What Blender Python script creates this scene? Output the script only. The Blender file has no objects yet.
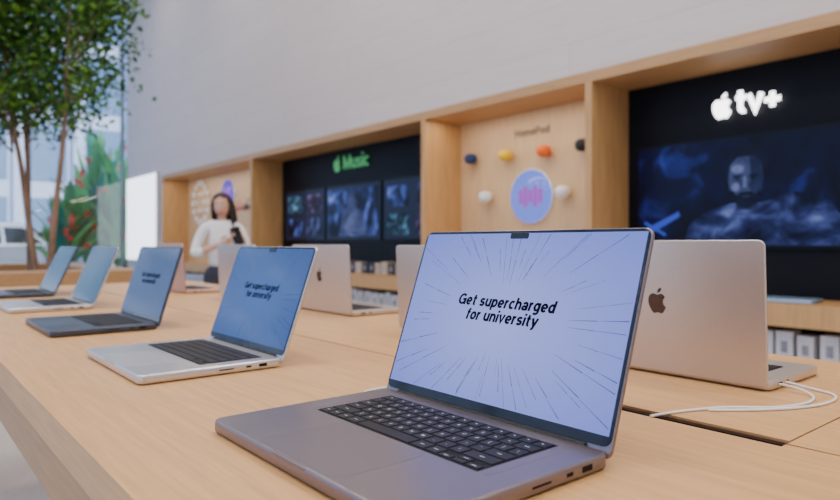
import bpy, bmesh, math, random
from mathutils import Vector, Matrix, Euler
random.seed(7)
C = bpy.context.scene.collection
TH = 0.912      # table height
CAMZ = 1.13

# ---------------------------------------------------------------- materials
def nodes(m):
    m.use_nodes = True
    nt = m.node_tree
    return nt, nt.nodes, nt.links, nt.nodes['Principled BSDF']

def mat(name, col, rough=0.5, metal=0.0, var=0.06, scale=8.0, emit=None, es=0.0, stretch=(1,1,1), coat=0.0, bump=0.0, trans=0.0, spec=0.5):
    m = bpy.data.materials.new(name)
    nt, N, L, b = nodes(m)
    tc = N.new('ShaderNodeTexCoord'); mp = N.new('ShaderNodeMapping')
    mp.inputs['Scale'].default_value = stretch
    no = N.new('ShaderNodeTexNoise'); no.inputs['Scale'].default_value = scale
    no.inputs['Detail'].default_value = 4
    L.new(tc.outputs['Object'], mp.inputs['Vector']); L.new(mp.outputs[0], no.inputs['Vector'])
    cr = N.new('ShaderNodeValToRGB')
    cr.color_ramp.elements[0].position = .3; cr.color_ramp.elements[1].position = .7
    cr.color_ramp.elements[0].color = tuple(c*(1-var) for c in col)+(1,)
    cr.color_ramp.elements[1].color = tuple(min(1,c*(1+var)) for c in col)+(1,)
    L.new(no.outputs['Fac'], cr.inputs[0]); L.new(cr.outputs[0], b.inputs['Base Color'])
    b.inputs['Roughness'].default_value = rough
    b.inputs['Metallic'].default_value = metal
    b.inputs['Coat Weight'].default_value = coat
    b.inputs['Specular IOR Level'].default_value = spec
    if bump:
        bp = N.new('ShaderNodeBump'); bp.inputs['Strength'].default_value = bump
        bp.inputs['Distance'].default_value = .01
        L.new(no.outputs['Fac'], bp.inputs['Height']); L.new(bp.outputs[0], b.inputs['Normal'])
    if emit:
        b.inputs['Emission Color'].default_value = tuple(emit)+(1,)
        b.inputs['Emission Strength'].default_value = es
    if trans:
        tr = N.new('ShaderNodeBsdfTranslucent'); L.new(cr.outputs[0], tr.inputs[0])
        mx = N.new('ShaderNodeMixShader'); mx.inputs[0].default_value = trans
        L.new(b.outputs[0], mx.inputs[1]); L.new(tr.outputs[0], mx.inputs[2])
        L.new(mx.outputs[0], N['Material Output'].inputs[0])
    return m

WOOD_T = mat('oak_table', (.61,.345,.14), .40, var=.12, scale=6, stretch=(22,1.2,22), spec=.4)
WOOD_W = mat('oak_panel', (.52,.295,.115), .45, var=.14, scale=4, stretch=(10,10,.8))
WOOD_P = mat('oak_board_pale', (.66,.435,.225), .5, var=.08, scale=4, stretch=(10,10,.8))
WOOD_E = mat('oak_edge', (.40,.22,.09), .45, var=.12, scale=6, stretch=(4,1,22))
GAP = mat('groove_dark', (.03,.015,.01), .8, spec=.1)
BLACK = mat('black_panel', (.005,.0055,.008), .45, spec=.15)
GLASSBLK = mat('black_glass', (.004,.004,.006), .08)
SCRBLK = mat('screen_bezel', (.003,.003,.005), .3, spec=.2)
KEYM = mat('key_black', (.006,.006,.009), .5, spec=.25)
WELL = mat('key_well', (.002,.002,.003), .6, spec=.2)
RUB = mat('rubber', (.02,.02,.02), .8)
WHITE = mat('white_plastic', (.85,.85,.85), .35, var=.03)
SILVER = mat('alu_silver', (.64,.63,.63), .28, metal=.8, var=.02, scale=300)
WARM = mat('alu_warm', (.62,.55,.49), .33, metal=.7, var=.02, scale=300)
GREY = mat('alu_grey', (.235,.20,.212), .30, metal=.75, var=.02, scale=300)
DARKAL = mat('alu_dark', (.07,.08,.11), .36, metal=.7, var=.02, scale=300)
PINKAL = mat('alu_rose', (.60,.40,.33), .38, metal=.7, var=.02, scale=300)
LOGOM = mat('logo_mirror', (.08,.05,.04), .2, metal=.6)
LEGEND = mat('legend', (.6,.6,.6), .5, emit=(.8,.8,.85), es=.2)
TXT = mat('screen_text', (.002,.002,.005), .6, spec=.05)
RAY = mat('screen_ray', (.02,.03,.10), .4, emit=(.02,.03,.16), es=.6, spec=.1)
FLOOR = mat('terrazzo', (.50,.48,.46), .35, var=.10, scale=60)
CEILM = mat('ceiling_plaster', (.8,.79,.77), .8, var=.02)
PLAST = mat('wall_plaster', (.60,.60,.60), .8, var=.03)

def stone():
    m = bpy.data.materials.new('stone_wall')
    nt, N, L, b = nodes(m)
    tc = N.new('ShaderNodeTexCoord'); sp = N.new('ShaderNodeSeparateXYZ'); cb = N.new('ShaderNodeCombineXYZ')
    L.new(tc.outputs['Object'], sp.inputs[0]); L.new(sp.outputs['Y'], cb.inputs[0]); L.new(sp.outputs['Z'], cb.inputs[1])
    br = N.new('ShaderNodeTexBrick'); L.new(cb.outputs[0], br.inputs['Vector'])
    br.inputs['Scale'].default_value = 1
    br.inputs['Brick Width'].default_value = 3.2; br.inputs['Row Height'].default_value = .34
    br.inputs['Mortar Size'].default_value = .006; br.inputs['Mortar Smooth'].default_value = .7
    br.inputs['Color1'].default_value = (.655,.59,.575,1); br.inputs['Color2'].default_value = (.68,.615,.60,1)
    br.inputs['Mortar'].default_value = (.57,.51,.50,1)
    no = N.new('ShaderNodeTexNoise'); no.inputs['Scale'].default_value = 5; no.inputs['Detail'].default_value = 6
    mp = N.new('ShaderNodeMapping'); mp.inputs['Scale'].default_value = (.4, 8, 1)
    L.new(cb.outputs[0], mp.inputs[0]); L.new(mp.outputs[0], no.inputs['Vector'])
    mx = N.new('ShaderNodeMix'); mx.data_type = 'RGBA'; mx.blend_type = 'MULTIPLY'; mx.inputs[0].default_value = .2
    L.new(br.outputs['Color'], mx.inputs[6]); L.new(no.outputs['Fac'], mx.inputs[7])
    L.new(mx.outputs[2], b.inputs['Base Color']); b.inputs['Roughness'].default_value = .75
    return m
STONE = stone()

def screen_mat(name, cen, edge, es, r=.75):
    m = bpy.data.materials.new(name)
    nt, N, L, b = nodes(m)
    tc = N.new('ShaderNodeTexCoord'); vm = N.new('ShaderNodeVectorMath'); vm.operation = 'DISTANCE'
    vm.inputs[1].default_value = (.5,0,.45)
    mp = N.new('ShaderNodeMapping'); mp.inputs['Scale'].default_value = (1,0,1)
    L.new(tc.outputs['Generated'], mp.inputs[0]); L.new(mp.outputs[0], vm.inputs[0])
    cr = N.new('ShaderNodeValToRGB'); cr.color_ramp.elements[0].color = cen+(1,)
    cr.color_ramp.elements[1].color = edge+(1,); cr.color_ramp.elements[1].position = r
    L.new(vm.outputs['Value'], cr.inputs[0]); L.new(cr.outputs[0], b.inputs['Emission Color'])
    b.inputs['Emission Strength'].default_value = es
    b.inputs['Base Color'].default_value = (.005,.005,.007,1); b.inputs['Roughness'].default_value = .10
    b.inputs['Specular IOR Level'].default_value = .22
    return m
SCR1 = screen_mat('display_bright', (.43,.49,1.15), (.20,.27,.95), 1.0)
SCR2 = screen_mat('display_mid', (.08,.16,.45), (.045,.10,.33), 1.0)
SCR3 = screen_mat('display_dim', (.055,.09,.23), (.04,.07,.18), 1.0)
SCR4 = screen_mat('display_teal', (.03,.10,.16), (.015,.05,.09), 1.0)

def noise_screen(name, cols, scale, es, stretch=(1,1,1), dist=1.0):
    m = bpy.data.materials.new(name)
    nt, N, L, b = nodes(m)
    tc = N.new('ShaderNodeTexCoord'); mp = N.new('ShaderNodeMapping'); mp.inputs['Scale'].default_value = stretch
    no = N.new('ShaderNodeTexNoise'); no.inputs['Scale'].default_value = scale; no.inputs['Detail'].default_value = 5
    no.inputs['Distortion'].default_value = dist
    L.new(tc.outputs['Object'], mp.inputs[0]); L.new(mp.outputs[0], no.inputs['Vector'])
    cr = N.new('ShaderNodeValToRGB'); el = cr.color_ramp.elements
    el[0].position = cols[0][0]; el[0].color = cols[0][1]+(1,)
    el[1].position = cols[-1][0]; el[1].color = cols[-1][1]+(1,)
    for p, c in cols[1:-1]:
        e = el.new(p); e.color = c+(1,)
    L.new(no.outputs['Fac'], cr.inputs[0]); L.new(cr.outputs[0], b.inputs['Emission Color'])
    b.inputs['Emission Strength'].default_value = es
    b.inputs['Base Color'].default_value = (.003,.003,.005,1); b.inputs['Roughness'].default_value = .3
    b.inputs['Specular IOR Level'].default_value = .15
    return m

# ---------------------------------------------------------------- helpers
def link(o, parent=None):
    C.objects.link(o)
    if parent: o.parent = parent
    return o
def empty(name, loc=(0,0,0), rz=0, parent=None):
    e = bpy.data.objects.new(name, None); e.location = loc; e.rotation_euler = (0,0,rz); e.empty_display_size = .05
    return link(e, parent)
def mobj(name, v, f, m, parent=None, smooth=False, loc=None, rot=None, fix=False):
    me = bpy.data.meshes.new(name); me.from_pydata([tuple(a) for a in v], [], f)
    if fix:
        bm = bmesh.new(); bm.from_mesh(me); bmesh.ops.recalc_face_normals(bm, faces=bm.faces); bm.to_mesh(me); bm.free()
    me.update()
    ms = m if isinstance(m, (list,tuple)) else [m]
    for k in ms: me.materials.append(k)
    if smooth:
        for p in me.polygons: p.use_smooth = True
    o = bpy.data.objects.new(name, me)
    if loc: o.location = loc
    if rot: o.rotation_euler = rot
    return link(o, parent)
BF = [(0,3,2,1),(4,5,6,7),(0,1,5,4),(1,2,6,5),(2,3,7,6),(3,0,4,7)]
def boxv(x0,x1,y0,y1,z0,z1):
    return [(x0,y0,z0),(x1,y0,z0),(x1,y1,z0),(x0,y1,z0),(x0,y0,z1),(x1,y0,z1),(x1,y1,z1),(x0,y1,z1)]
def boxes(name, lst, m, parent=None, bevel=0, mi=None):
    v=[];f=[]
    for b in lst:
        n=len(v); v+=boxv(*b); f+=[tuple(i+n for i in q) for q in BF]
    o = mobj(name, v, f, m, parent)
    if mi:
        for i,k in enumerate(mi):
            for j in range(6): o.data.polygons[i*6+j].material_index = k
    if bevel:
        md = o.modifiers.new('b','BEVEL'); md.width = bevel; md.segments = 2
    return o
def rrect(w,d,r,n=6):
    pts=[]
    for cx,cy,a0 in ((w/2-r,d/2-r,0),(-w/2+r,d/2-r,90),(-w/2+r,-d/2+r,180),(w/2-r,-d/2+r,270)):
        for i in range(n+1):
            a = math.radians(a0+90*i/n); pts.append((cx+r*math.cos(a), cy+r*math.sin(a)))
    return pts
def rbox(name,w,d,h,r,b,m,parent=None,loc=(0,0,0),upright=False):
    prof=[(0,b),(b*.3,b*.3),(b,0),(h-b,0),(h-b*.3,b*.3),(h,b)]
    v=[];f=[];k=0
    for z,i in prof:
        ring=rrect(w-2*i,d-2*i,max(r-i,.0005)); k=len(ring); v+=[(x,y,z) for x,y in ring]
    for j in range(len(prof)-1):
        for i in range(k):
            f.append((j*k+i,j*k+(i+1)%k,(j+1)*k+(i+1)%k,(j+1)*k+i))
    f.append(tuple(range(k-1,-1,-1))); f.append(tuple(range((len(prof)-1)*k,len(prof)*k)))
    if upright: v=[(x,z,y) for x,y,z in v]
    o=mobj(name,v,f,m,parent,loc=loc,fix=True)
    for p in o.data.polygons:
        p.use_smooth = len(p.vertices)==4
    return o
def lathe(name, prof, m, parent=None, loc=(0,0,0), rot=None, n=28, scale=None):
    v=[];f=[]
    for r,z in prof:
        for i in range(n):
            a=2*math.pi*i/n; v.append((r*math.cos(a),r*math.sin(a),z))
    for j in range(len(prof)-1):
        for i in range(n): f.append((j*n+i,j*n+(i+1)%n,(j+1)*n+(i+1)%n,(j+1)*n+i))
    f.append(tuple(range(n-1,-1,-1))); f.append(tuple(range((len(prof)-1)*n,len(prof)*n)))
    o=mobj(name,v,f,m,parent,True,loc,rot)
    if scale: o.scale=scale
    return o
def ellipsoid(name, r, m, parent=None, loc=(0,0,0), rot=None, seg=24):
    bm=bmesh.new(); bmesh.ops.create_uvsphere(bm,u_segments=seg,v_segments=seg//2,radius=1)
    bmesh.ops.scale(bm,vec=r,verts=bm.verts)
    me=bpy.data.meshes.new(name); bm.to_mesh(me); bm.free(); me.materials.append(m)
    for p in me.polygons: p.use_smooth=True
    o=bpy.data.objects.new(name,me); o.location=loc
    if rot: o.rotation_euler=rot
    return link(o,parent)
def keytext(name, body, m, parent, loc, size):
    cu=bpy.data.curves.new(name,'FONT'); cu.body=body; cu.size=1; cu.offset=.005
    cu.align_x='CENTER'; cu.align_y='CENTER'; cu.materials.append(m)
    o=bpy.data.objects.new(name,cu); link(o,parent)
    o.location=loc; o.scale=(size,)*3
    return o
# stroke-drawn grotesque letters ------------------------------------------------
def A(cx,cy,rx,ry,a0,a1,n=18):
    return [(cx+rx*math.cos(math.radians(a0+(a1-a0)*i/n)), cy+ry*math.sin(math.radians(a0+(a1-a0)*i/n))) for i in range(n+1)]
GL={
'o':(.92,[A(.46,.53,.34,.41,0,360,26)]),
'c':(.84,[A(.46,.53,.34,.41,48,312)]),
'e':(.92,[[(.14,.51),(.80,.51)],A(.46,.53,.34,.41,-3,315,24)]),
'a':(.88,[A(.44,.64,.29,.30,160,0)+[(.73,0)],A(.40,.31,.28,.20,0,360,22)]),
'd':(.92,[A(.44,.53,.32,.41,0,360,26),[(.79,0),(.79,1.46)]]),
'p':(.92,[A(.48,.53,.32,.41,0,360,26),[(.13,-.38),(.13,1.06)]]),
'g':(.92,[A(.44,.55,.32,.39,0,360,26),[(.79,1.06),(.79,.02)]+A(.46,.0,.33,.28,0,-145,12)]),
'h':(.90,[[(.13,0),(.13,1.46)],A(.45,.58,.32,.35,180,0)+[(.77,0)]]),
'n':(.90,[[(.13,0),(.13,1.06)],A(.45,.58,.32,.35,180,0)+[(.77,0)]]),
'm':(1.36,[[(.13,0),(.13,1.06)],A(.405,.60,.275,.33,180,0)+[(.68,0)],A(.955,.60,.275,.33,180,0)+[(1.23,0)]]),
'r':(.58,[[(.13,0),(.13,1.06)],A(.47,.55,.34,.38,180,82,10)]),
'u':(.90,[[(.13,1.06)]+A(.45,.48,.32,.35,180,360),[(.77,1.06),(.77,0)]]),
'i':(.26,[[(.13,0),(.13,1.06)],[(.13,1.24),(.13,1.50)]]),
't':(.64,[[(.28,1.38)]+A(.50,.34,.22,.22,180,285,8),[(.02,.95),(.60,.95)]]),
'f':(.60,[[(.02,.95),(.58,.95)],[(.25,0)]+A(.49,1.10,.24,.24,180,80,8)]),
'v':(.90,[[(.09,1.06),(.45,.08),(.81,1.06)]]),
'y':(.92,[[(.09,1.06),(.47,.10)],[(.83,1.06),(.43,-.08)]+A(.20,-.04,.23,.22,-30,-95,6)]),
's':(.82,[A(.41,.735,.27,.20,20,255,14)+A(.41,.33,.29,.205,75,-160,14)]),
'G':(1.34,[A(.68,.73,.54,.60,42,352,26),[(1.22,.0),(1.22,.70),(.74,.70)]]),
'M':(1.40,[[(.13,0),(.13,1.46)],[(.13,1.3),(.70,.2),(1.27,1.3)],[(1.27,1.46),(1.27,0)]]),
'H':(1.14,[[(.13,0),(.13,1.46)],[(1.01,0),(1.01,1.46)],[(.13,.75),(1.01,.75)]]),
'P':(1.02,[[(.13,0),(.13,1.46)],[(.13,1.33)]+A(.54,.98,.35,.35,90,-90,14)+[(.13,.63)]]),
'+':(.92,[[(.02,.56),(.90,.56)],[(.46,.12),(.46,1.0)]]),
' ':(.34,[])}
def lettering(name, lines, m, parent, loc, rot, width, hs=.13, shear=0.0, depth=0.0, lead=1.75, gap=.13):
    """lines: list of strings centred; width = width of the widest line"""
    wid=[sum(GL[c][0]+gap for c in s)-gap for s in lines]; S=width/max(wid)
    v=[];f=[]
    for li,s in enumerate(lines):
        x=-wid[li]/2; y0=((len(lines)-1)/2-li)*lead-.55
        for c in s:
            for k,pl in enumerate(GL[c][1]):
                n=len(v); P=[Vector(q) for q in pl]; cl=(P[0]-P[-1]).length<1e-4
                for i,q in enumerate(P):
                    a=P[i]-P[i-1] if i>0 else (P[-1]-P[-2] if cl else P[1]-P[0])
                    b=P[i+1]-P[i] if i<len(P)-1 else (P[1]-P[0] if cl else P[-1]-P[-2])
                    a.normalize(); b.normalize(); na=Vector((-a.y,a.x)); nb=Vector((-b.y,b.x)); nn=(na+nb)
                    nn.normalize(); ml=min(1/max(nn.dot(na),.35),2.2)
                    # horizontals a touch thinner than verticals, as in a real heavy grotesque
                    th=hs*(.80+.20*abs(nn.x)) if hs>.14 else hs
                    for sg in (1,-1):
                        w=q+nn*th*ml*sg; yy=w.y+y0
                        v.append(((x+w.x+shear*(w.y-.5))*S,yy*S,k*.00002))
                for i in range(len(P)-1): f.append((n+2*i+1,n+2*i+3,n+2*i+2,n+2*i))
            x+=GL[c][0]+gap
    o=mobj(name,v,f,m,parent,loc=loc,rot=rot)
    if depth:
        md=o.modifiers.new('s','SOLIDIFY'); md.thickness=depth; md.offset=1
    return o
APPLE=[(0,.36),(-.08,.39),(-.18,.42),(-.28,.40),(-.38,.32),(-.44,.2),(-.45,.05),(-.42,-.1),(-.36,-.25),(-.28,-.38),(-.2,-.46),(-.12,-.47),(-.04,-.44),(.03,-.43),(.1,-.45),(.18,-.47),(.26,-.42),(.34,-.3),(.4,-.17),(.32,-.11),(.27,-.02),(.26,.08),(.29,.18),(.37,.26),(.31,.35),(.2,.41),(.1,.4)]
LEAFP=[(0,.44),(0,.54),(.07,.64),(.19,.69),(.19,.59),(.13,.49)]
def emblem(name, size, m, parent, loc, rot, thick=.0):
    v=[];f=[]
    for P in (APPLE,LEAFP):
        n=len(v); k=len(P)
        v+=[(x*size,y*size,0) for x,y in P]+[(x*size,y*size,thick) for x,y in P]
        f.append(tuple(n+i for i in range(k-1,-1,-1))); f.append(tuple(n+k+i for i in range(k)))
        for i in range(k): f.append((n+i,n+(i+1)%k,n+k+(i+1)%k,n+k+i))
    return mobj(name,v,f,m,parent,loc=loc,rot=rot,fix=True)
def curve(name, pts, r, m, parent=None, radii=None, nurbs=True):
    cu=bpy.data.curves.new(name,'CURVE'); cu.dimensions='3D'; cu.bevel_depth=r; cu.bevel_resolution=3; cu.use_fill_caps=True
    s=cu.splines.new('NURBS' if nurbs else 'POLY'); s.points.add(len(pts)-1)
    for i,p in enumerate(pts):
        s.points[i].co=(*p,1)
        if radii: s.points[i].radius=radii[i]
    if nurbs: s.use_endpoint_u=True; s.order_u=3
    cu.materials.append(m)
    return link(bpy.data.objects.new(name,cu),parent)
def skin(name, V, E, R, m, parent=None, lv=2, loc=(0,0,0), rot=None):
    me=bpy.data.meshes.new(name); me.from_pydata(V,E,[]); me.materials.append(m)
    o=bpy.data.objects.new(name,me); link(o,parent); o.location=loc
    if rot: o.rotation_euler=rot
    md=o.modifiers.new('s','SKIN'); md.use_smooth_shade=True
    for i,sv in enumerate(me.skin_vertices[0].data):
        r=R[i]; sv.radius=(r,r) if not isinstance(r,tuple) else r
        sv.use_root=(i==0)
    sd=o.modifiers.new('u','SUBSURF'); sd.levels=lv; sd.render_levels=lv
    return o

# ---------------------------------------------------------------- room shell
X0,X1,Y0,Y1,H=-5.0,4.2,-3.5,15.4,6.4
boxes('floor',[(X0-.2,X1+.9,Y0-.2,Y1+.2,-.1,0)],FLOOR)
boxes('ceiling',[(X0-.2,X1+.9,Y0-.2,Y1+.2,H,H+.15)],CEILM)
boxes('wall_right',[(4.2,4.9,Y0,Y1,2.457,H),(4.76,4.9,Y0,Y1,0,2.457),(4.2,4.76,13.01,Y1,0,2.457),(4.2,4.76,Y0,-.98,0,2.457)],STONE)
boxes('wall_back',[(X0,X1+.7,Y0-.15,Y0,0,H)],PLAST)
FRAME=mat('window_frame',(.22,.24,.27),.4,metal=.4)
def glassmat():
    m=bpy.data.materials.new('window_glass'); nt,N,L,b=nodes(m)
    tr=N.new('ShaderNodeBsdfTransparent'); tr.inputs[0].default_value=(.93,.97,1,1)
    gl=N.new('ShaderNodeBsdfGlossy'); gl.inputs['Roughness'].default_value=.03
    mx=N.new('ShaderNodeMixShader'); mx.inputs[0].default_value=.06
    L.new(tr.outputs[0],mx.inputs[1]); L.new(gl.outputs[0],mx.inputs[2]); L.new(mx.outputs[0],N['Material Output'].inputs[0])
    return m
GLS=glassmat()
e=empty('window_1')
boxes('glass',[(X0,X1,Y1+.04,Y1+.05,0,H)],GLS,e)
boxes('mullions',[(x-.025,x+.025,Y1,Y1+.1,0,H) for x in (-4.9,-3.1,-1.3,.5,2.3,4.1)]+[(X0,X1,Y1,Y1+.1,0,.12),(X0,X1,Y1,Y1+.1,H-.1,H)],FRAME,e)
e=empty('window_2')
boxes('glass',[(X0-.05,X0-.04,Y0,Y1,0,H)],GLS,e)
boxes('mullions',[(X0-.1,X0,y-.025,y+.025,0,H) for y in [Y0+.1+1.87*i for i in range(11)]]+[(X0-.1,X0,Y0,Y1,0,.12),(X0-.1,X0,Y0,Y1,H-.1,H)],FRAME,e)

# ---------------------------------------------------------------- alcoves
ZT=2.373; ZB=2.455; XB=4.68
GREYW=mat('wood_top_trim',(.46,.26,.11),.5,var=.1,scale=4,stretch=(10,1,10))
def alcove(y0,y1,kind):
    e=empty('display_alcove',(4.2,(y0+y1)/2,0))
    o=Vector((4.2,(y0+y1)/2,0))
    def B(name,l,m,**k): return boxes(name,[(a-o.x,b-o.x,c-o.y,d-o.y,z0,z1) for a,b,c,d,z0,z1 in l],m,e,**k)
    B('frame_sides',[(4.18,XB+.04,y0-.03,y0,0,ZT),(4.18,XB+.04,y1,y1+.03,0,ZT)],WOOD_W)
    B('frame_header',[(4.18,XB+.04,y0-.03,y1+.03,ZT,ZB)],GREYW)
    B('back_panel',[(XB,XB+.04,y0,y1,0,ZT)],BLACK if kind=='dark' else WOOD_P)
    B('ledge',[(4.22,XB,y0,y1,.62,.76)],WOOD_W)
    B('shelves',[(4.22,XB,y0,y1,.0,.10),(4.3,XB,y0,y1,.34,.37)],WOOD_W)
    return e,B,o
alc={}
for k,(a,b,t) in {'tv':(1.06,2.98,'dark'),'pod':(3.04,4.97,'wood'),'music':(5.03,8.95,'dark'),'head':(9.01,12.95,'wood'),'near':(-.92,1.0,'wood')}.items():
    alc[k]=alcove(a,b,t)
PCOL=[mat('carton_white',(.75,.75,.76),.5),mat('carton_dark',(.03,.03,.04),.5),mat('carton_red',(.30,.06,.05),.5),mat('carton_blue',(.08,.14,.35),.5),mat('carton_tan',(.5,.4,.3),.5)]
PRN=mat('carton_print',(.30,.31,.34),.5,var=.4)
def cartons(parent,o,y0,y1,rows,seed):
    rnd=random.Random(seed); l=[];mi=[];lab=[]
    for z,h,wh in rows:
        y=y0
        while y<y1-.14:
            w=rnd.uniform(.09,.13); hh=h*rnd.uniform(.85,1)
            x=4.36 if z<.7 else 4.5
            l.append((x-o.x,x+.14-o.x,y-o.y,y+w-o.y,z,z+hh)); mi.append(0 if rnd.random()<wh else rnd.choice([1,1,1,2,3,4]))
            lab.append((x-.002-o.x,x-o.x+.001,y-o.y+w*.3,y-o.y+w*.7,z+hh*.35,z+hh*.7))
            y+=w+rnd.uniform(.015,.04)
    boxes('product_cartons',l,PCOL,parent,mi=mi,bevel=.004)
    boxes('carton_labels',lab,PRN,parent)
for k,a,b in (('tv',1.1,2.94),('pod',3.08,4.93),('music',5.07,8.9),('head',9.1,12.9)):
    e,B,o=alc[k]
    rows=[(.37,.21,1.0 if k=='tv' else .85),(.10,.21,.7)]
    if k=='music': rows.append((.76,.15,.08))
    cartons(e,o,a,b,rows,len(k)*7)

RW=(math.radians(90),0,math.radians(-90))
EMW=mat('sign_white',(1,1,1),.4,emit=(1,1,1),es=5)
EMG=mat('sign_green',(.05,.3,.1),.4,emit=(.07,.34,.10),es=.65)
DKT=mat('sign_dark',(.12,.08,.05),.5)
e,B,o=alc['tv']
s=empty('illuminated_sign',(XB-.03,2.02,2.11))
emblem('emblem',.155,EMW,s,(0,.175,-.012),RW,.01)
lettering('lettering',['tv+'],EMW,s,(0,-.07,-.002),RW,.30,hs=.138,depth=.01,gap=.06)
d=empty('wall_screen',(XB,2.02,1.5))
boxes('bezel',[(-.04,-.0,-.86,.86,-.41,.39)],SCRBLK,d)
TVM=noise_screen('tv_picture',[(.35,(.0005,.001,.006)),(.55,(.002,.003,.03)),(.68,(.012,.02,.16)),(.82,(.06,.09,.45))],3.0,1.0,(1,1,1),1.0)
FIG=noise_screen('tv_figure',[(.36,(.001,.002,.014)),(.5,(.012,.018,.085)),(.62,(.05,.07,.24)),(.78,(.22,.27,.6))],5,1.0,(1,1,1.6),.6)
FACE=noise_screen('tv_face',[(.30,(.018,.024,.08)),(.5,(.045,.058,.16)),(.7,(.10,.125,.30))],5,1.0,(1,1,1.3),.3)
FACE2=noise_screen('tv_face_shade',[(.30,(.006,.009,.035)),(.6,(.018,.026,.085))],5,1.0,(1,1,1.3),.3)
FACEH=noise_screen('tv_face_light',[(.30,(.08,.10,.26)),(.7,(.20,.24,.46))],6,1.0)
FIG2=noise_screen('tv_figure_dark',[(.3,(.0008,.001,.006)),(.7,(.004,.006,.028))],9,1.0)
boxes('picture',[(-.045,-.041,-.84,.84,-.39,.37)],TVM,d)
def flat(name,pts,x,m,parent):
    mobj(name,[(x,a,b) for a,b in pts],[tuple(range(len(pts)))],m,parent)
def ell(cy,cz,ry,rz,n=28): return [(cy+ry*math.cos(2*math.pi*i/n),cz+rz*math.sin(2*math.pi*i/n)) for i in range(n)]
flat('figure_shoulders',[(.46,-.385),(.42,-.24),(.28,-.13),(.1,-.09),(-.12,-.09),(-.3,-.02),(-.52,-.1),(-.70,-.385)],-.047,FIG,d)
flat('figure_neck',[(.075,-.14),(.075,.0),(-.07,.0),(-.08,-.14)],-.0472,FACE2,d)
flat('figure_hair',ell(.005,.15,.14,.185),-.0475,FIG2,d)
flat('figure_head',[(.115,.18),(.125,.08),(.115,.0),(.09,-.07),(.045,-.115),(-.02,-.12),(-.07,-.08),(-.10,-.01),(-.112,.08),(-.105,.18),(-.06,.235),(.06,.235)],-.048,FACE,d)
flat('face_shade',[(-.02,.235),(-.06,.235),(-.105,.18),(-.112,.08),(-.10,-.01),(-.07,-.08),(-.02,-.12),(-.035,-.02),(-.015,.03),(-.03,.1)],-.0484,FACE2,d)
flat('face_light',ell(.06,.15,.045,.03,16),-.0484,FACEH,d)
flat('cheek_light',ell(.075,.025,.028,.03,16),-.0484,FACEH,d)
flat('nose_light',[(.018,.095),(.004,.095),(.0,.02),(.024,.02)],-.0486,FACEH,d)
for a,b in ((.09,.03),(-.015,-.075)):
    flat('brow',[(a,.105),(b,.11),(b,.095),(a,.088)],-.049,FIG2,d); flat('eye',[(a-.008,.082),((a+b)/2,.088),(b+.006,.08),((a+b)/2,.070)],-.049,FIG2,d)
flat('beard',[(.115,.005),(.10,-.06),(.05,-.12),(-.02,-.13),(-.075,-.09),(-.10,-.02),(-.085,.0),(-.06,-.03),(-.03,-.008),(.035,-.008),(.07,-.035),(.095,.0)],-.049,FIG2,d)
flat('mouth',[(.04,-.04),(.0,-.034),(-.035,-.04),(0,-.054)],-.0493,FACE2,d)
BL=mat('tv_streak',(.0,.0,.0),.3,emit=(.05,.09,.60),es=.9,spec=.1)
flat('streak_a',[(.80,-.27),(.50,-.13),(.49,-.17),(.79,-.33)],-.047,BL,d)
flat('streak_b',[(.78,-.2),(.6,-.3),(.61,-.32),(.79,-.22)],-.047,BL,d)
TB=mat('tablet_blue',(.35,.5,.7),.3,metal=.4)
t=empty('tablet_computer',(4.38,1.80,.763),.1)
rbox('body',.26,.62,.016,.02,.003,TB,t); rbox('glass',.25,.61,.003,.018,.001,mat('tablet_glass',(.30,.45,.65),.1),t,(0,0,.016))
s=empty('illuminated_sign',(XB-.03,7.0,2.17))
emblem('emblem',.18,EMG,s,(0,.34,-.01),RW,.01)
lettering('lettering',['Music'],EMG,s,(0,-.1,-.005),RW,.58,hs=.12,depth=.01)
MUS=[noise_screen('concert_%d'%i,[(.38,(.001,.002,.008)),(.50,cc),(.62,tuple(q*4.5 for q in cc)),(.8,(.40,.48,.8))],sc,1.3,(1,1,1),1.5) for i,(sc,cc) in enumerate(((4,(.016,.02,.06)),(3,(.012,.02,.08)),(5,(.03,.018,.05)),(6,(.01,.03,.05))))]
NAVY=mat('screen_navy',(.002,.003,.008),.3,emit=(.01,.014,.04),es=.8,spec=.2)
for i,(a,b) in enumerate(((7.67,8.76),(6.37,7.6),(5.2,6.29))):
    d=empty('wall_screen',(XB,(a+b)/2,1.53)); hw=(b-a)/2
    boxes('bezel',[(-.03,0,-hw-.02,hw+.02,-.37,.37)],SCRBLK,d)
    boxes('picture',[(-.034,-.031,-hw,hw,-.35,.35)],NAVY,d)
    if i==1:
        boxes('picture_main',[(-.037,-.0345,-hw+.04,hw-.04,-.31,.31)],MUS[1],d)
        flat('figure',[(.3,-.3),(.25,-.05),(.12,.05),(.08,.2),(0,.26),(-.08,.2),(-.1,.05),(-.25,-.05),(-.32,-.3)],-.038,FACE,d)
    else:
        for r_ in range(2):
            for c in range(2):
                y=-hw+.07+c*hw; z=-.30+r_*.33
                boxes('picture_tile',[(-.037,-.0345,y,y+hw-.14,z,z+.25)],MUS[(i+r_*2+c)%4],d)
e,B,o=alc['pod']
lettering('board_lettering',['HomePod'],DKT,e,(XB-.004-o.x,4.0-o.y,2.17),RW,.42,hs=.10,depth=.003)
COL={'navy':(.02,.04,.12),'yellow':(.85,.52,.01),'orange':(.8,.14,.015),'black':(.02,.02,.025),'white':(.85,.85,.85)}
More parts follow.
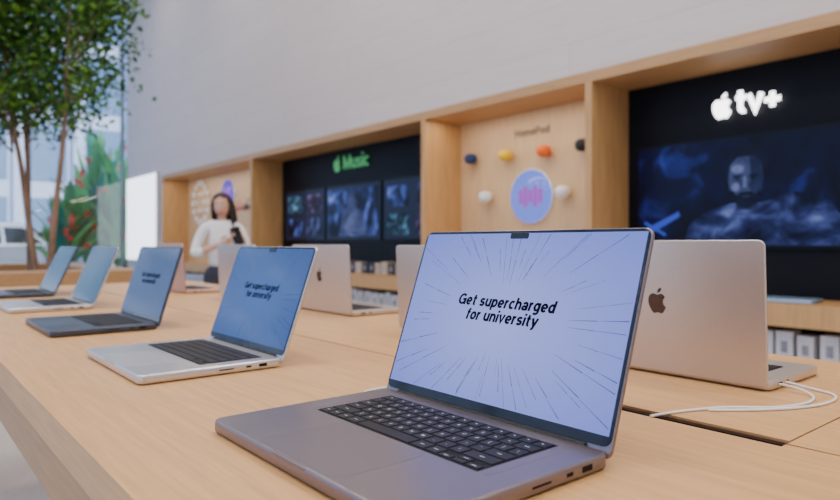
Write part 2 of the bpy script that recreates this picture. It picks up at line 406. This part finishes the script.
for cn,y,z in (('navy',4.75,1.99),('yellow',4.27,1.975),('orange',3.80,1.965),('black',3.376,1.97),('white',4.54,1.587),('white',3.59,1.58)):
    s=empty('smart_speaker',(XB,y,z))
    m=mat('mesh_'+cn,COL[cn],.8,var=.25 if cn!='white' else .05,scale=150,bump=.2)
    lathe('fabric_body',[(.024,-.052),(.048,-.045),(.064,-.022),(.068,0),(.064,.025),(.05,.043),(.034,.05)],m,s,(-.075,0,0),n=24)
    lathe('touch_top',[(.034,.05),(.031,.052),(.001,.053)],GLASSBLK if cn!='white' else WHITE,s,(-.075,0,0),n=24)
    lathe('wall_peg',[(.03,0),(.03,.006),(.008,.008),(.008,.03)],WHITE,s,rot=(0,math.radians(-90),0),n=16)
def disc_screen(y,z,r,c1,c2):
    m=screen_mat('disc_display',c1,c1,1.0)
    d=empty('round_display',(XB-.001,y,z))
    lathe('rim',[(r+.008,0),(r+.008,.018),(r,.02)],WHITE,d,rot=(0,math.radians(-90),0),n=48)
    lathe('picture',[(r,.0),(r,.022),(.001,.0222)],m,d,rot=(0,math.radians(-90),0),n=48)
    pm=mat('disc_pattern',(.02,.02,.02),.4,emit=c2,es=.9)
    l=[]
    for i in range(5):
        h=[.55,.8,.5,.8,.55][i]*r; yy=(i-2)*r*.24
        l.append((-.026,-.0235,yy-r*.10,yy+r*.10,-h*.5,h*.5))
    boxes('equaliser_pattern',l,pm,d,bevel=.0)
disc_screen(4.0,1.567,.25,(.20,.30,1.1),(.50,.08,.70))
disc_screen(10.95,1.98,.27,(.16,.10,.75),(.4,.06,.8))
s=empty('earbud_display',(XB,12.2,1.9))
for i in range(14):
    a=2*math.pi*i/14; rr=.38
    rbox('case_%d'%i,.1,.075,.04,.03,.01,WHITE,s,(-.05,rr*math.cos(a),rr*math.sin(a))).rotation_euler=(0,math.radians(90),0)
for i in range(6):
    a=2*math.pi*i/6
    rbox('bud_%d'%i,.08,.06,.04,.025,.01,WHITE,s,(-.05,.18*math.cos(a),.18*math.sin(a))).rotation_euler=(0,math.radians(90),0)
for i in range(3):
    h=empty('headphones',(XB-.0995,9.6+i*.33,1.75)); hm=mat('hp%d'%i,[(.7,.7,.7),(.1,.1,.14),(.5,.2,.2)][i],.4)
    curve('headband',[(0,.09*math.cos(a),.1*math.sin(a)) for a in [math.pi*k/10 for k in range(11)]],.008,hm,h,nurbs=False)
    for sgn in (-1,1): ellipsoid('ear_cup',(.045,.025,.055),hm,h,(0,sgn*.09,-.03))
    boxes('hook',[(-.0,.0985,-.006,.006,.088,.095)],WHITE,h)
d=empty('lightbox_display',(4.17,14.15,1.65))
boxes('case',[(-.04,.005,-.98,1.05,-.9,.9)],WHITE,d); boxes('luminous_face',[(-.046,-.041,-.95,1.02,-.87,.87)],mat('lightbox_face',(.9,.9,.9),.4,emit=(.88,.95,1),es=2.6),d)
boxes('mounts',[(.005,.03,-.8,-.7,-.1,.1),(.005,.03,.7,.8,-.1,.1)],FRAME,d)

# ---------------------------------------------------------------- tables
def table(x0,x1,y0,y1,slot=None):
    e=empty('display_table',((x0+x1)/2,(y0+y1)/2,0)); cx,cy=(x0+x1)/2,(y0+y1)/2
    g=.0022; xm=cx; a,b=slot; w=.014
    l=[(x0,xm-w,y0,y1,TH-.045,TH),(xm-w,xm-g,y0,a,TH-.045,TH),(xm-w,xm-g,b,y1,TH-.045,TH),
       (xm+w,x1,a+.0025,y1,TH-.045,TH),(xm+g,xm+w,b,y1,TH-.045,TH),(xm+g,x1,y0,a,TH-.045,TH)]
    sh=lambda L:[(p-cx,q-cx,r-cy,s-cy,z0,z1) for p,q,r,s,z0,z1 in L]
    boxes('top_boards',sh(l),WOOD_T,e)
    boxes('cable_channel',sh([(xm-w+.0005,xm+w-.0005,a,b,TH-.046,TH-.003),(xm-g*.9,xm+g*.9,y0+.002,y1-.002,TH-.044,TH-.0015),(xm+w,x1-.002,a+.0002,a+.0023,TH-.044,TH-.0015)]),GAP,e)
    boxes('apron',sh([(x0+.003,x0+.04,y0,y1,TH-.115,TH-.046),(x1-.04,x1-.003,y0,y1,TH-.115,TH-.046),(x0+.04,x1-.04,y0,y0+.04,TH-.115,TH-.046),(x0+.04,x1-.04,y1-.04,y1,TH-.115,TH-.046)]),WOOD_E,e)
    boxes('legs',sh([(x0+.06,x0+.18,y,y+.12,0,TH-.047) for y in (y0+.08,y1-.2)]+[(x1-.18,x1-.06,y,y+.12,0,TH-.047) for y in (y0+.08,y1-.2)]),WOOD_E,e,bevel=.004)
table(.163,1.343,-.9,3.75,slot=(.286,.72))

# ---------------------------------------------------------------- laptops
ROWS=[([1.5]+[1]*13,None),([1]*13+[1.5],"`1234567890-= "),([1.5]+[1]*13," QWERTYUIOP[]\\"),([1.75]+[1]*11+[1.75]," ASDFGHJKL;' "),([2.25]+[1]*10+[2.25]," ZXCVBNM,./ "),([1,1,1,1.25,5,1.25,1,1,1,1],None)]
def laptop(X,Y,th,w,d,lid,tilt,body,scr,detail=0,notch=False,txt=True,emb=False):
    e=empty('laptop',(X,Y,TH),math.radians(th))
    rbox('base',w,d,.0145,.012,.003,body,e,(0,-d/2,.0015))
    T=.016
    for sx in (-1,1):
        for yy in (-.03,-d+.03): lathe('foot',[(.007,0),(.007,.002)],RUB,e,(sx*(w/2-.03),yy,0),n=12)
    U=.0188 if w>.32 else .0182
    kw=14.5*U+.002; ky=-.024; kd=6*U*.98+.002
    boxes('keyboard_well',[(-kw/2,kw/2,ky-kd,ky,T-.001,T+.0003)],WELL,e)
    v=[];f=[];leg=[]
    y=ky-.001
    for r,(ws,ch) in enumerate(ROWS):
        x=-kw/2+.001; h=U*.98
        for i,ww in enumerate(ws):
            g=.0010; a,b=x+g,x+ww*U-g; c,dd=y-h+g,y-g
            subs=[(a,b,c,dd)]
            if r==5 and i in (7,9): subs=[(a,b,c,(c+dd)/2-.0003)]
            if r==5 and i==8: subs=[(a,b,c,(c+dd)/2-.0004),(a,b,(c+dd)/2+.0004,dd)]
            for a,b,c,dd in subs:
                n=len(v); q=.0009
                v+=[(a,c,T+.0002),(b,c,T+.0002),(b,dd,T+.0002),(a,dd,T+.0002),(a+q*.3,c+q*.3,T+.0012),(b-q*.3,c+q*.3,T+.0012),(b-q*.3,dd-q*.3,T+.0012),(a+q*.3,dd-q*.3,T+.0012),(a+q,c+q,T+.0015),(b-q,c+q,T+.0015),(b-q,dd-q,T+.0015),(a+q,dd-q,T+.0015)]
                for o_ in (0,4):
                    for j in range(4): f.append((n+o_+j,n+o_+(j+1)%4,n+o_+4+(j+1)%4,n+o_+4+j))
                f.append((n+8,n+9,n+10,n+11))
            if detail:
                if ch and i<len(ch) and ch[i]!=' ': leg.append(((a+b)/2,(c+dd)/2,ch[i]))
                elif ww<4: leg.append(((a+b)/2,(c+dd)/2,None if r not in (0,) else '-'))
            x+=ww*U
        y-=h
    mobj('keys',v,f,KEYM,e)
    if detail:
        q=[]
        for a,b,c in leg:
            if c is None: q.append((a-.003,a+.003,b-.0006,b+.0003,T+.0014,T+.00156))
            elif c=='-': q.append((a-.0012,a+.0012,b-.0010,b+.0006,T+.0014,T+.00156))
            else: keytext('key_legend',c,LEGEND,e,(a,b,T+.00158),.0062)
        boxes('key_marks',q,LEGEND,e)
    tw=.15 if w>.32 else .13; ty=ky-kd-.007; td=d-.006+ty
    tpm=[n for n in bpy.data.materials if n.name=='tp_'+body.name]
    if not tpm:
        c=body.node_tree.nodes['Color Ramp'].color_ramp.elements[0].color
        tpm=[mat('tp_'+body.name,(c[0]*.86,c[1]*.86,c[2]*.88),.3,metal=.6,var=.01)]
    rbox('trackpad',tw,td,.0006,.006,.0002,tpm[0],e,(0,ty-td/2,T-.0003))
    if w>.35:
        for sx in (-1,1):
            boxes('speaker_grille',[(sx*(kw/2+.010)-.004,sx*(kw/2+.010)+.004,ky-kd,ky,T-.001,T+.0001)],tpm[0],e)
    boxes('opening_scoop',[(-.032,.032,-d-.0003,-d+.006,T-.0035,T-.0001)],tpm[0],e,bevel=.001)
    boxes('ports',[(w/2-.003,w/2+.0003,-.045,-.030,.006,.0115),(w/2-.003,w/2+.0003,-.068,-.059,.007,.0105),(w/2-.003,w/2+.0003,-.115,-.09,.0075,.0095),
                   (-w/2-.0003,-w/2+.003,-.045,-.030,.006,.0105),(-w/2-.0003,-w/2+.003,-.068,-.059,.007,.0105)],WELL,e)
    curve('hinge',[(-w*.42,.001,T-.002),(w*.42,.001,T-.002)],.0045,RUB,e,nurbs=False)
    p=bpy.data.objects.new('lid_pivot',None); p.location=(0,.001,T+.001); p.rotation_euler=(math.radians(-tilt),0,0); link(p,e)
    dn=.010
    rbox('lid_shell',w,lid+dn,.0052,.010,.0014,body,p,(0,.0002,(lid-dn)/2),upright=True)
    rbox('bezel_glass',w-.003,lid-.003,.001,.010,.0003,GLASSBLK,p,(0,-.0007,lid/2),upright=True)
    zb=.012; bz=.005
    boxes('display',[(-w/2+bz,w/2-bz,-.0011,-.0008,zb,lid-bz)],scr,p)
    if notch: rbox('camera_notch',.030,.008,.0006,.002,.0002,GLASSBLK,p,(0,-.0016,lid-bz-.0035),upright=True)
    if txt:
        cz=(zb+lid-bz)/2-.004
        lettering('screen_lettering',['Get supercharged','for university'],TXT,p,(0,-.0015,cz+.009*(w/.355)),(math.radians(90),0,0),.155*w/.355,hs=.172,shear=.16,gap=.17,lead=1.85)
        rnd=random.Random(11); v=[];f=[]
        hw=w/2-bz-.002; hz0=zb+.002-cz; hz1=lid-bz-.002-cz
        for i in range(52):
            a=2*math.pi*(i+rnd.uniform(-.6,.6))/52; ca,sa=math.cos(a),math.sin(a)
            rm=min(hw/abs(ca) if abs(ca)>1e-4 else 9,(hz1/sa if sa>0 else hz0/sa) if abs(sa)>1e-4 else 9)
            r0=max(.040,rm*rnd.uniform(.28,.72)); r0=max(r0,1.12*math.hypot(.09*ca,.035*sa)); r1=min(rm,r0+rm*rnd.uniform(.15,.7))
            if r1<=r0: continue
            t0,t1=.00012,.00036*(rnd.random()*.9+.4)
            for seg in range(2):
                k0=r0+(r1-r0)*(.0 if seg==0 else .52); k1=r0+(r1-r0)*(.5 if seg==0 else 1)
                off=rnd.uniform(-.0006,.0006)
                n=len(v)
                for rr,t in ((k0,t0),(k1,t1)):
                    v+=[(rr*ca-sa*(t+off),-.0013,cz+rr*sa+ca*(t+off)),(rr*ca+sa*(t-off),-.0013,cz+rr*sa-ca*(t-off))]
                f.append((n,n+1,n+3,n+2))
        mobj('burst_lines',v,f,RAY,p)
    if emb: emblem('lid_emblem',.037,LOGOM,p,(0,.0055,lid/2),(math.radians(90),0,math.radians(180)),.0003)
    return e
laptop(.540,.545,-90,.364,.250,.231,19.5,GREY,SCR1,detail=1,notch=True)
laptop(.538,1.195,-90,.335,.242,.206,19.5,SILVER,SCR2,notch=True)
laptop(.53,1.845,-90,.345,.240,.200,17,DARKAL,SCR3)
laptop(.53,2.50,-90,.345,.240,.205,22,SILVER,SCR4,txt=False)
laptop(.53,3.14,-90,.345,.240,.205,24,DARKAL,SCR4,txt=False)
for x,y,l,b in ((.992,.570,.206,WARM),(.99,1.10,.196,WARM),(1.06,1.76,.196,WARM),(1.04,2.34,.196,SILVER),(.99,2.93,.200,PINKAL)):
    laptop(x,y,90,.34,.195,l,3,b,SCR2,txt=False,emb=True)
CZ=TH+.0022
curve('charging_cable',[(1.02,.398,TH+.009),(1.025,.38,TH+.008),(1.01,.345,CZ),(.96,.335,CZ),(.90,.352,CZ),(.85,.40,CZ),(.80,.42,CZ),(.77,.43,CZ),(.735,.437,CZ)],.0018,WHITE)
curve('charging_cable',[(1.045,.398,TH+.009),(1.06,.37,CZ),(1.04,.325,CZ),(.98,.318,CZ),(.92,.335,CZ),(.86,.37,CZ),(.82,.405,CZ)],.0018,WHITE)
curve('charging_cable',[(.51,.727,TH+.009),(.515,.75,TH+.006),(.55,.78,CZ),(.62,.77,CZ),(.70,.76,CZ),(.745,.75,CZ)],.0018,WHITE)
curve('charging_cable',[(.51,1.363,TH+.009),(.52,1.39,TH+.004),(.58,1.42,CZ),(.68,1.40,CZ),(.745,1.40,CZ)],.0018,WHITE)

# ---------------------------------------------------------------- planter + trees
p=empty('wooden_planter',(.55,7.3,0))
boxes('walls',[(-1.2,1.2,-1.4,-1.1,0,.9),(-1.2,1.2,1.0,1.3,0,.9),(-1.2,-.9,-1.1,1.0,0,.9),(.9,1.2,-1.1,1.0,0,.9)],WOOD_E,p,bevel=.01)
boxes('soil',[(-.9,.9,-1.1,1.0,.0,.8)],mat('soil',(.05,.035,.025),.95,var=.4,scale=30,bump=.6),p)
BARK=mat('bark',(.26,.16,.10),.9,var=.35,scale=14,stretch=(1,1,.3),bump=.5)
LEAF=[mat('leaf_a',(.06,.18,.022),.5,var=.3,scale=3,trans=.35),mat('leaf_b',(.15,.31,.03),.5,var=.3,scale=3,trans=.45),mat('leaf_c',(.022,.08,.014),.5,var=.3,scale=3,trans=.2)]
def tree(x,y,lean,top,seed,spread,nleaf):
    rnd=random.Random(seed); e=empty('indoor_tree',(x,y,.8))
    tr=[(0,0,-.02),(lean[0]*.3,lean[1]*.3,.6),(lean[0]*.6+.02,lean[1]*.6,1.2),(lean[0],lean[1],1.8),(lean[0]*1.2,lean[1]*1.2,top)]
    curve('trunk',tr,.030,BARK,e,[1.15,1,.85,.65,.3])
    tips=[]
    for i in range(22):
        t=rnd.uniform(.24,1); z=.9+(top-.9)*t*.95; bx,by=lean[0]*(z/1.8),lean[1]*(z/1.8)
        a=rnd.uniform(0,6.28); r=spread*rnd.uniform(.35,1)
        c=(bx+r*math.cos(a),by+r*math.sin(a),z+rnd.uniform(.05,.55))
        curve('branch',[(bx,by,z-.15),((bx+c[0])/2,(by+c[1])/2,(z+c[2])/2+.05),c],.009,BARK,e,[1.2,.8,.3])
        tips+= [c, ((bx+c[0])/2,(by+c[1])/2,(z+c[2])/2+.1)]
    v=[];f=[];mi=[]
    for k in range(nleaf):
        c=rnd.choice(tips); g=.13
        P=Vector((rnd.gauss(c[0],g),rnd.gauss(c[1],g),rnd.gauss(c[2],g)))
        R=Euler((rnd.uniform(-1,1),rnd.uniform(-1,1),rnd.uniform(0,6.28))).to_matrix(); L=rnd.uniform(.045,.085); W=L*.3
        n=len(v)
        for q in ((0,0,0),(L*.35,W,.004),(L*.75,W*.8,.0),(L,0,-.012),(L*.75,-W*.8,0),(L*.35,-W,.004)): v.append(P+R@Vector(q))
        f.append(tuple(range(n,n+6))); mi.append(rnd.choice((0,0,1,1,2,2)))
    o=mobj('foliage',v,f,LEAF,e)
    for i,k in enumerate(mi): o.data.polygons[i].material_index=k
tree(1.22,7.75,(-.25,.15),3.0,1,.60,3800)
tree(1.22,8.12,(-.1,-.2),3.2,2,.6,3800)
tree(1.28,7.45,(.16,.0),3.0,3,.54,3600)
tree(.80,7.9,(-.1,.05),2.7,5,.7,3000)

# ---------------------------------------------------------------- outdoors
boxes('street_ground',[(-40,40,Y1+.3,60,-.15,-.02)],mat('asphalt',(.38,.38,.39),.85,var=.15,scale=6))
fac=mat('facade',(.70,.77,.88),.7); fg=mat('facade_glass',(.22,.34,.48),.15)
e=empty('office_building',(4,34,0))
boxes('mass',[(-24,24,0,8,-.02,22)],fac,e)
boxes('windows',[(-23+i*2.4,-21.4+i*2.4,-.05,.05,.6+j*3.4,3.2+j*3.4) for i in range(19) for j in range(6)],fg,e)
boxes('piers',[(-23.6+i*2.4,-23.2+i*2.4,-.4,0,-.02,22) for i in range(20)],fac,e)
CG=mat('car_glass',(.02,.03,.04),.08)
def make_car(x,y,rz,col):
    car=empty('parked_car',(x,y,-.02),math.radians(rz))
    CP=mat('car_paint',col,.25,metal=.3,coat=.6)
    pr=[(-2.2,.35),(-2.25,.8),(-2.1,1.05),(-1.95,1.6),(-1.6,1.76),(.3,1.78),(.65,1.7),(1.2,1.15),(2.0,1.02),(2.2,.85),(2.25,.4)]
    n=len(pr); tw=lambda z: .92 if z<1.1 else .92-.18*(z-1.1)/.65
    v=[(x,-tw(z),z-.02+.0) for x,z in pr]+[(x,tw(z),z-.02) for x,z in pr]
    f=[tuple(range(n)),tuple(range(2*n-1,n-1,-1))]+[(i,(i+1)%n,n+(i+1)%n,n+i) for i in range(n)]
    o=mobj('body',v,f,CP,car,fix=True); md=o.modifiers.new('b','BEVEL'); md.width=.06; md.segments=3
    for sy in (-1,1):
        g=lambda x,z:(x,sy*(tw(z)+.012),z)
        for a in ([(-1.8,1.14),(-1.72,1.58),(-1.0,1.62),(-.95,1.14)],[(-.87,1.14),(-.9,1.62),(-.1,1.62),(-.05,1.14)],[(.03,1.14),(0,1.62),(.5,1.6),(.98,1.14)]):
            mobj('side_window',[g(*q) for q in a],[(0,1,2,3)],CG,car)
        for x in (-1.4,1.4):
            lathe('wheel',[(.2,-.1),(.33,-.1),(.36,-.06),(.36,.06),(.33,.1),(.2,.1)],RUB,car,(x,sy*.85,.36),(math.radians(90),0,0))
            lathe('rim',[(.2,-.11),(.19,.11)],SILVER,car,(x,sy*.86,.36),(math.radians(90),0,0))
    mobj('windscreen',[(.75,-.76,1.64),(1.20,-.86,1.17),(1.20,.86,1.17),(.75,.76,1.64)],[(0,1,2,3)],CG,car)
make_car(2.6,23.0,4,(.40,.42,.46))
make_car(6.2,26.5,0,(.45,.04,.04))
PL=[mat('plant_a',(.08,.38,.13),.45,var=.3,scale=2,trans=.4),mat('plant_b',(.18,.58,.16),.45,var=.3,scale=2,trans=.4),mat('plant_c',(.03,.26,.17),.45,var=.3,scale=2,trans=.4)]
RED=mat('red_petal',(.8,.03,.03),.5)
def plant(x,y,h,seed,n=22):
    rnd=random.Random(seed); e=empty('tropical_plant',(x,y,-.02)); v=[];f=[];mi=[]
    for k in range(n):
        a=rnd.uniform(0,6.28); hh=h*rnd.uniform(.5,1); out=rnd.uniform(.3,.9); w=rnd.uniform(.08,.2); S=8
        base=len(v); dx,dy=math.cos(a),math.sin(a)
        for s in range(S+1):
            t=s/S; r=out*t*t+.05*t; z=hh*(t-.35*t*t*out); ww=w*math.sin(math.pi*min(1,max(.0,(t-.2)/.8)))**.7+.01 if t>.2 else .012
            for sg in (-1,0,1): v.append((dx*r-dy*sg*ww,dy*r+dx*sg*ww,z+(.04 if sg else 0)))
        kk=rnd.randrange(3)
        for s in range(S):
            for c in (0,1):
                i=base+s*3+c; f.append((i,i+1,i+4,i+3)); mi.append(kk)
    o=mobj('fronds',v,f,PL,e,True)
    for i,k in enumerate(mi): o.data.polygons[i].material_index=k
    v=[];f=[]
    for k in range(8):
        P=Vector((rnd.uniform(-.5,.5),rnd.uniform(-.7,-.2),h*rnd.uniform(.3,.72)))
        for j in range(6):
            R=Euler((rnd.uniform(-1.5,1.5),rnd.uniform(-1.5,1.5),j)).to_matrix(); m=len(v)
            for q in ((0,0,0),(.06,.045,0),(.13,0,.01),(.06,-.045,0)): v.append(P+R@Vector(q))
            f.append((m,m+1,m+2,m+3))
    mobj('flowers',v,f,RED,e)
for i,(x,y,h) in enumerate(((3.3,17.3,2.8),(3.9,17.6,4.0),(4.5,17.2,3.8),(5.0,18.2,4.8),(4.3,18.6,5.0),(5.4,17.4,3.6),(4.9,19.6,5.4),(3.7,18.6,3.6))): plant(x,y,h,i+20,30)

# ---------------------------------------------------------------- person
SK=mat('skin',(.60,.34,.235),.5,var=.05); HAIR=mat('hair',(.018,.010,.008),.45,var=.4,scale=30,stretch=(8,8,.6)); BLO=mat('blouse',(.80,.79,.79),.8,var=.04,bump=.2)
TRO=mat('trousers',(.03,.03,.045),.85); LIP=mat('lips',(.45,.10,.09),.4); EYW=mat('eye_white',(.8,.8,.8),.3); IR=mat('iris',(.03,.015,.01),.2); TEE=mat('teeth',(.85,.83,.8),.3)
w=empty('woman',(2.33,5.60,0),math.radians(-22))
V=[(0,.0,.90),(0,0,1.0),(0,-.01,1.14),(0,0,1.25),(0,.005,1.315),
   (-.085,0,1.285),(-.15,.0,1.262),(-.205,-.01,1.14),(-.235,-.04,1.03),(-.16,-.14,1.06),
   (.085,0,1.285),(.15,.0,1.262),(.20,-.01,1.14),(.215,-.05,1.03),(.18,-.15,1.09)]
E=[(0,1),(1,2),(2,3),(3,4),(3,5),(5,6),(6,7),(7,8),(8,9),(3,10),(10,11),(11,12),(12,13),(13,14)]
R=[(.145,.115),(.112,.095),(.128,.11),(.10,.085),.048,.062,.054,.047,.044,.042,.062,.054,.047,.044,.042]
skin('blouse',V,E,R,BLO,w)
V=[(0,.005,1.28),(0,0,1.34),(0,-.012,1.39)]; skin('neck',V,[(0,1),(1,2)],[.052,.043,.044],SK,w)
V=[(0,0,.86),(-.09,0,.80),(-.095,-.01,.47),(-.095,.01,.10),(.09,0,.80),(.095,-.01,.47),(.095,.01,.10),(0,0,.95)]
skin('trousers',V,[(0,1),(1,2),(2,3),(0,4),(4,5),(5,6),(0,7)],[(.14,.115),.092,.062,.05,.092,.062,.05,(.13,.10)],TRO,w)
for sx in (-1,1):
    skin('shoe',[(sx*.095,.03,.04),(sx*.1,-.08,.035),(sx*.105,-.16,.028)],[(0,1),(1,2)],[.04,.038,.028],RUB,w)
def arm(nm,el,wr,tip,thumb):
    el,wr,tip,thumb=map(Vector,(el,wr,tip,thumb))
    d=(tip-wr).normalized(); side=thumb-d*thumb.dot(d); side.normalize(); nrm=d.cross(side)
    V=[el,(el+wr)/2,wr,wr+d*.035,wr+d*.07]; Ed=[(0,1),(1,2),(2,3),(3,4)]
    skin(nm+'_forearm',[tuple(q) for q in V],Ed,[.034,.031,.021,(.028,.018),(.026,.014)],SK,w)
    for i,(o_,l) in enumerate(((.024,.068),(.008,.078),(-.008,.072),(-.023,.056))):
        b=wr+d*.068+side*o_; k=b+d*l*.4; t=k+(d*.65+nrm*.6)*l*.35; q=t+(d*.1+nrm)*l*.3
        skin('%s_finger_%d'%(nm,i),[tuple(b-d*.02),tuple(b),tuple(k),tuple(t),tuple(q)],[(0,1),(1,2),(2,3),(3,4)],[.009,.009,.0085,.008,.007],SK,w,1)
    b=wr+d*.02+side*.02
    skin(nm+'_thumb',[tuple(b),tuple(b+side*.025+d*.02),tuple(b+side*.03+d*.045+nrm*.012),tuple(b+side*.026+d*.065+nrm*.02)],[(0,1),(1,2),(2,3)],[.012,.011,.010,.008],SK,w,1)
arm('right',(-.16,-.14,1.06),(-.02,-.23,1.12),(.10,-.26,1.16),(0,0,1))
arm('left',(.18,-.15,1.09),(.17,-.25,1.17),(.08,-.29,1.23),(-.2,.3,1))
rbox('mobile_phone',.085,.165,.010,.012,.003,GLASSBLK,w,(.12,-.285,1.19)).rotation_euler=(math.radians(75),math.radians(-15),math.radians(10))
hd=bpy.data.objects.new('head_pivot',None); hd.location=(0,-.01,1.46); hd.rotation_euler=(math.radians(6),math.radians(-5),math.radians(-14)); link(hd,w)
bm=bmesh.new(); bmesh.ops.create_uvsphere(bm,u_segments=32,v_segments=24,radius=1)
for q in bm.verts:
    x,y,z=q.co
    nx=.073*x; ny=.092*y; nz=.112*z
    if z<0: nx*=1-.32*(-z)**1.5; ny=ny*(1-.12*(-z)) - .010*(-z)
    if y<-.3 and abs(z)<.5: ny+=.006
    for ex in (-.031,.031):
        dd=((nx-ex)**2+(nz-.008)**2)**.5
        if y<0 and dd<.02: ny+=.007*(1-dd/.02)
    for ex in (-.036,.036):
        dd=((nx-ex)**2+(nz+.032)**2)**.5
        if y<0 and dd<.026: ny-=.005*(1-dd/.026)
    q.co=(nx,ny,nz)
me=bpy.data.meshes.new('head'); bm.to_mesh(me); bm.free(); me.materials.append(SK)
for q in me.polygons: q.use_smooth=True
link(bpy.data.objects.new('head',me),hd)
skin('nose',[(0,-.080,.012),(0,-.094,-.012),(0,-.100,-.024),(0,-.088,-.034)],[(0,1),(1,2),(2,3)],[.006,.008,.010,.008],SK,hd,2)
for sx in (-1,1):
    ellipsoid('eyeball',(.013,.010,.0075),EYW,hd,(sx*.030,-.079,.008),seg=14); ellipsoid('iris',(.0058,.004,.0062),IR,hd,(sx*.030,-.0875,.007),seg=12)
    curve('eyebrow',[(sx*.014,-.089,.024),(sx*.03,-.088,.030),(sx*.045,-.078,.025)],.0026,HAIR,hd)
    ellipsoid('ear',(.008,.016,.028),SK,hd,(sx*.071,.008,-.006),seg=14)
curve('upper_lip',[(-.026,-.079,-.050),(-.01,-.090,-.0545),(0,-.0915,-.0555),(.01,-.090,-.0545),(.026,-.079,-.050)],.0034,LIP,hd)
curve('lower_lip',[(-.024,-.079,-.053),(-.01,-.087,-.0655),(.01,-.087,-.0655),(.024,-.079,-.053)],.0042,LIP,hd)
curve('teeth',[(-.018,-.082,-.055),(0,-.0895,-.060),(.018,-.082,-.055)],.0030,TEE,hd)
bm=bmesh.new(); bmesh.ops.create_uvsphere(bm,u_segments=32,v_segments=20,radius=1)
dl=[q for q in bm.verts if (q.co.y<-.35 and q.co.z<.66-.25*abs(q.co.x)) or q.co.z<-.75]
bmesh.ops.delete(bm,geom=dl,context='VERTS')
for q in bm.verts: q.co=(q.co.x*.084,q.co.y*.102+.006,q.co.z*.120+.008)
me=bpy.data.meshes.new('hair_cap'); bm.to_mesh(me); bm.free(); me.materials.append(HAIR)
for q in me.polygons: q.use_smooth=True
o=link(bpy.data.objects.new('hair_cap',me),hd); md=o.modifiers.new('s','SOLIDIFY'); md.thickness=.012; md.offset=-1
rnd=random.Random(4)
for sx in (-1,1):
    for i in range(6):
        y0=-.030+i*.022
        skin('hair_lock',[(sx*.045,y0*.6,.105),(sx*.078,y0,.03),(sx*(.082+rnd.uniform(0,.008)),y0,-.07),(sx*(.088+rnd.uniform(-.01,.015)),y0+.0,-.15),(sx*(.076+rnd.uniform(-.01,.015)),y0-.02,-.22),(sx*.07,y0-.03,-.26)],[(0,1),(1,2),(2,3),(3,4),(4,5)],[.010,.014,.016,.018,.015,.005],HAIR,hd,1)
for i in range(7):
    x=-.06+i*.02; skin('hair_back',[(x*.6,.09,.07),(x,.105,0),(x*1.2,.10,-.12),(x*1.25,.09,-.22),(x*1.1,.085,-.27)],[(0,1),(1,2),(2,3),(3,4)],[.014,.022,.026,.022,.008],HAIR,hd,1)

# ---------------------------------------------------------------- lights
LP=mat('lamp_diffuser',(.9,.9,.9),.5,emit=(1,.97,.92),es=1.5)
for y in (-1.5,2.0,5.5,9.0,12.5):
    for x in (-3.0,0.2,3.0):
        e=empty('ceiling_light',(x,y,H)); boxes('diffuser',[(-.6,.6,-.6,.6,-.04,0)],LP,e)
        L=bpy.data.lights.new('lamp','AREA'); L.shape='SQUARE'; L.size=1.15; L.energy={-1.5:78,2.0:72,5.5:54,9.0:28,12.5:12}[y]; L.color=(1,.87,.745)
        o=bpy.data.objects.new('lamp',L); link(o,e); o.location=(0,0,-.05)
sun=bpy.data.lights.new('sun','SUN'); sun.energy=5.0; sun.angle=.02; sun.color=(1,.97,.92)
o=bpy.data.objects.new('sun',sun); link(o); o.rotation_euler=Vector((-.25,1,-1.1)).to_track_quat('-Z','Y').to_euler()
for kx,(a,b,en) in {'pod':(3.04,4.97,8),'head':(9.01,12.95,14)}.items():
    ee,B,oo=alc[kx]
    L=bpy.data.lights.new('fill_light','AREA'); L.shape='RECTANGLE'; L.size=.06; L.size_y=(b-a)*.9; L.energy=en; L.color=(1,.84,.66)
    o=bpy.data.objects.new('alcove_fill',L); link(o,ee); o.location=(.12,0,ZT-.01)  # added fill light, brightens the pale boards of the wooden alcoves
wd=bpy.data.worlds.new('sky'); bpy.context.scene.world=wd; wd.use_nodes=True
bg=wd.node_tree.nodes['Background']; N=wd.node_tree.nodes; LL=wd.node_tree.links
tc=N.new('ShaderNodeTexCoord'); sp=N.new('ShaderNodeSeparateXYZ'); cr=N.new('ShaderNodeValToRGB')
LL.new(tc.outputs['Generated'],sp.inputs[0]); LL.new(sp.outputs['Z'],cr.inputs[0]); LL.new(cr.outputs[0],bg.inputs[0])
cr.color_ramp.elements[0].color=(.56,.70,1,1); cr.color_ramp.elements[1].color=(.32,.46,1,1)
bg.inputs[1].default_value=1.8

# ---------------------------------------------------------------- camera
cam=bpy.data.cameras.new('camera'); co=bpy.data.objects.new('camera',cam); link(co)
f=646.0; cam.sensor_width=36; cam.lens=36*f/840; cam.shift_y=-7/840
co.location=(0,0,CAMZ); co.rotation_euler=(math.radians(90),0,-math.atan(535/f))
cam.clip_start=.01; cam.clip_end=200
cam.dof.use_dof=True; cam.dof.focus_distance=.79; cam.dof.aperture_fstop=4.8
bpy.context.scene.camera=co
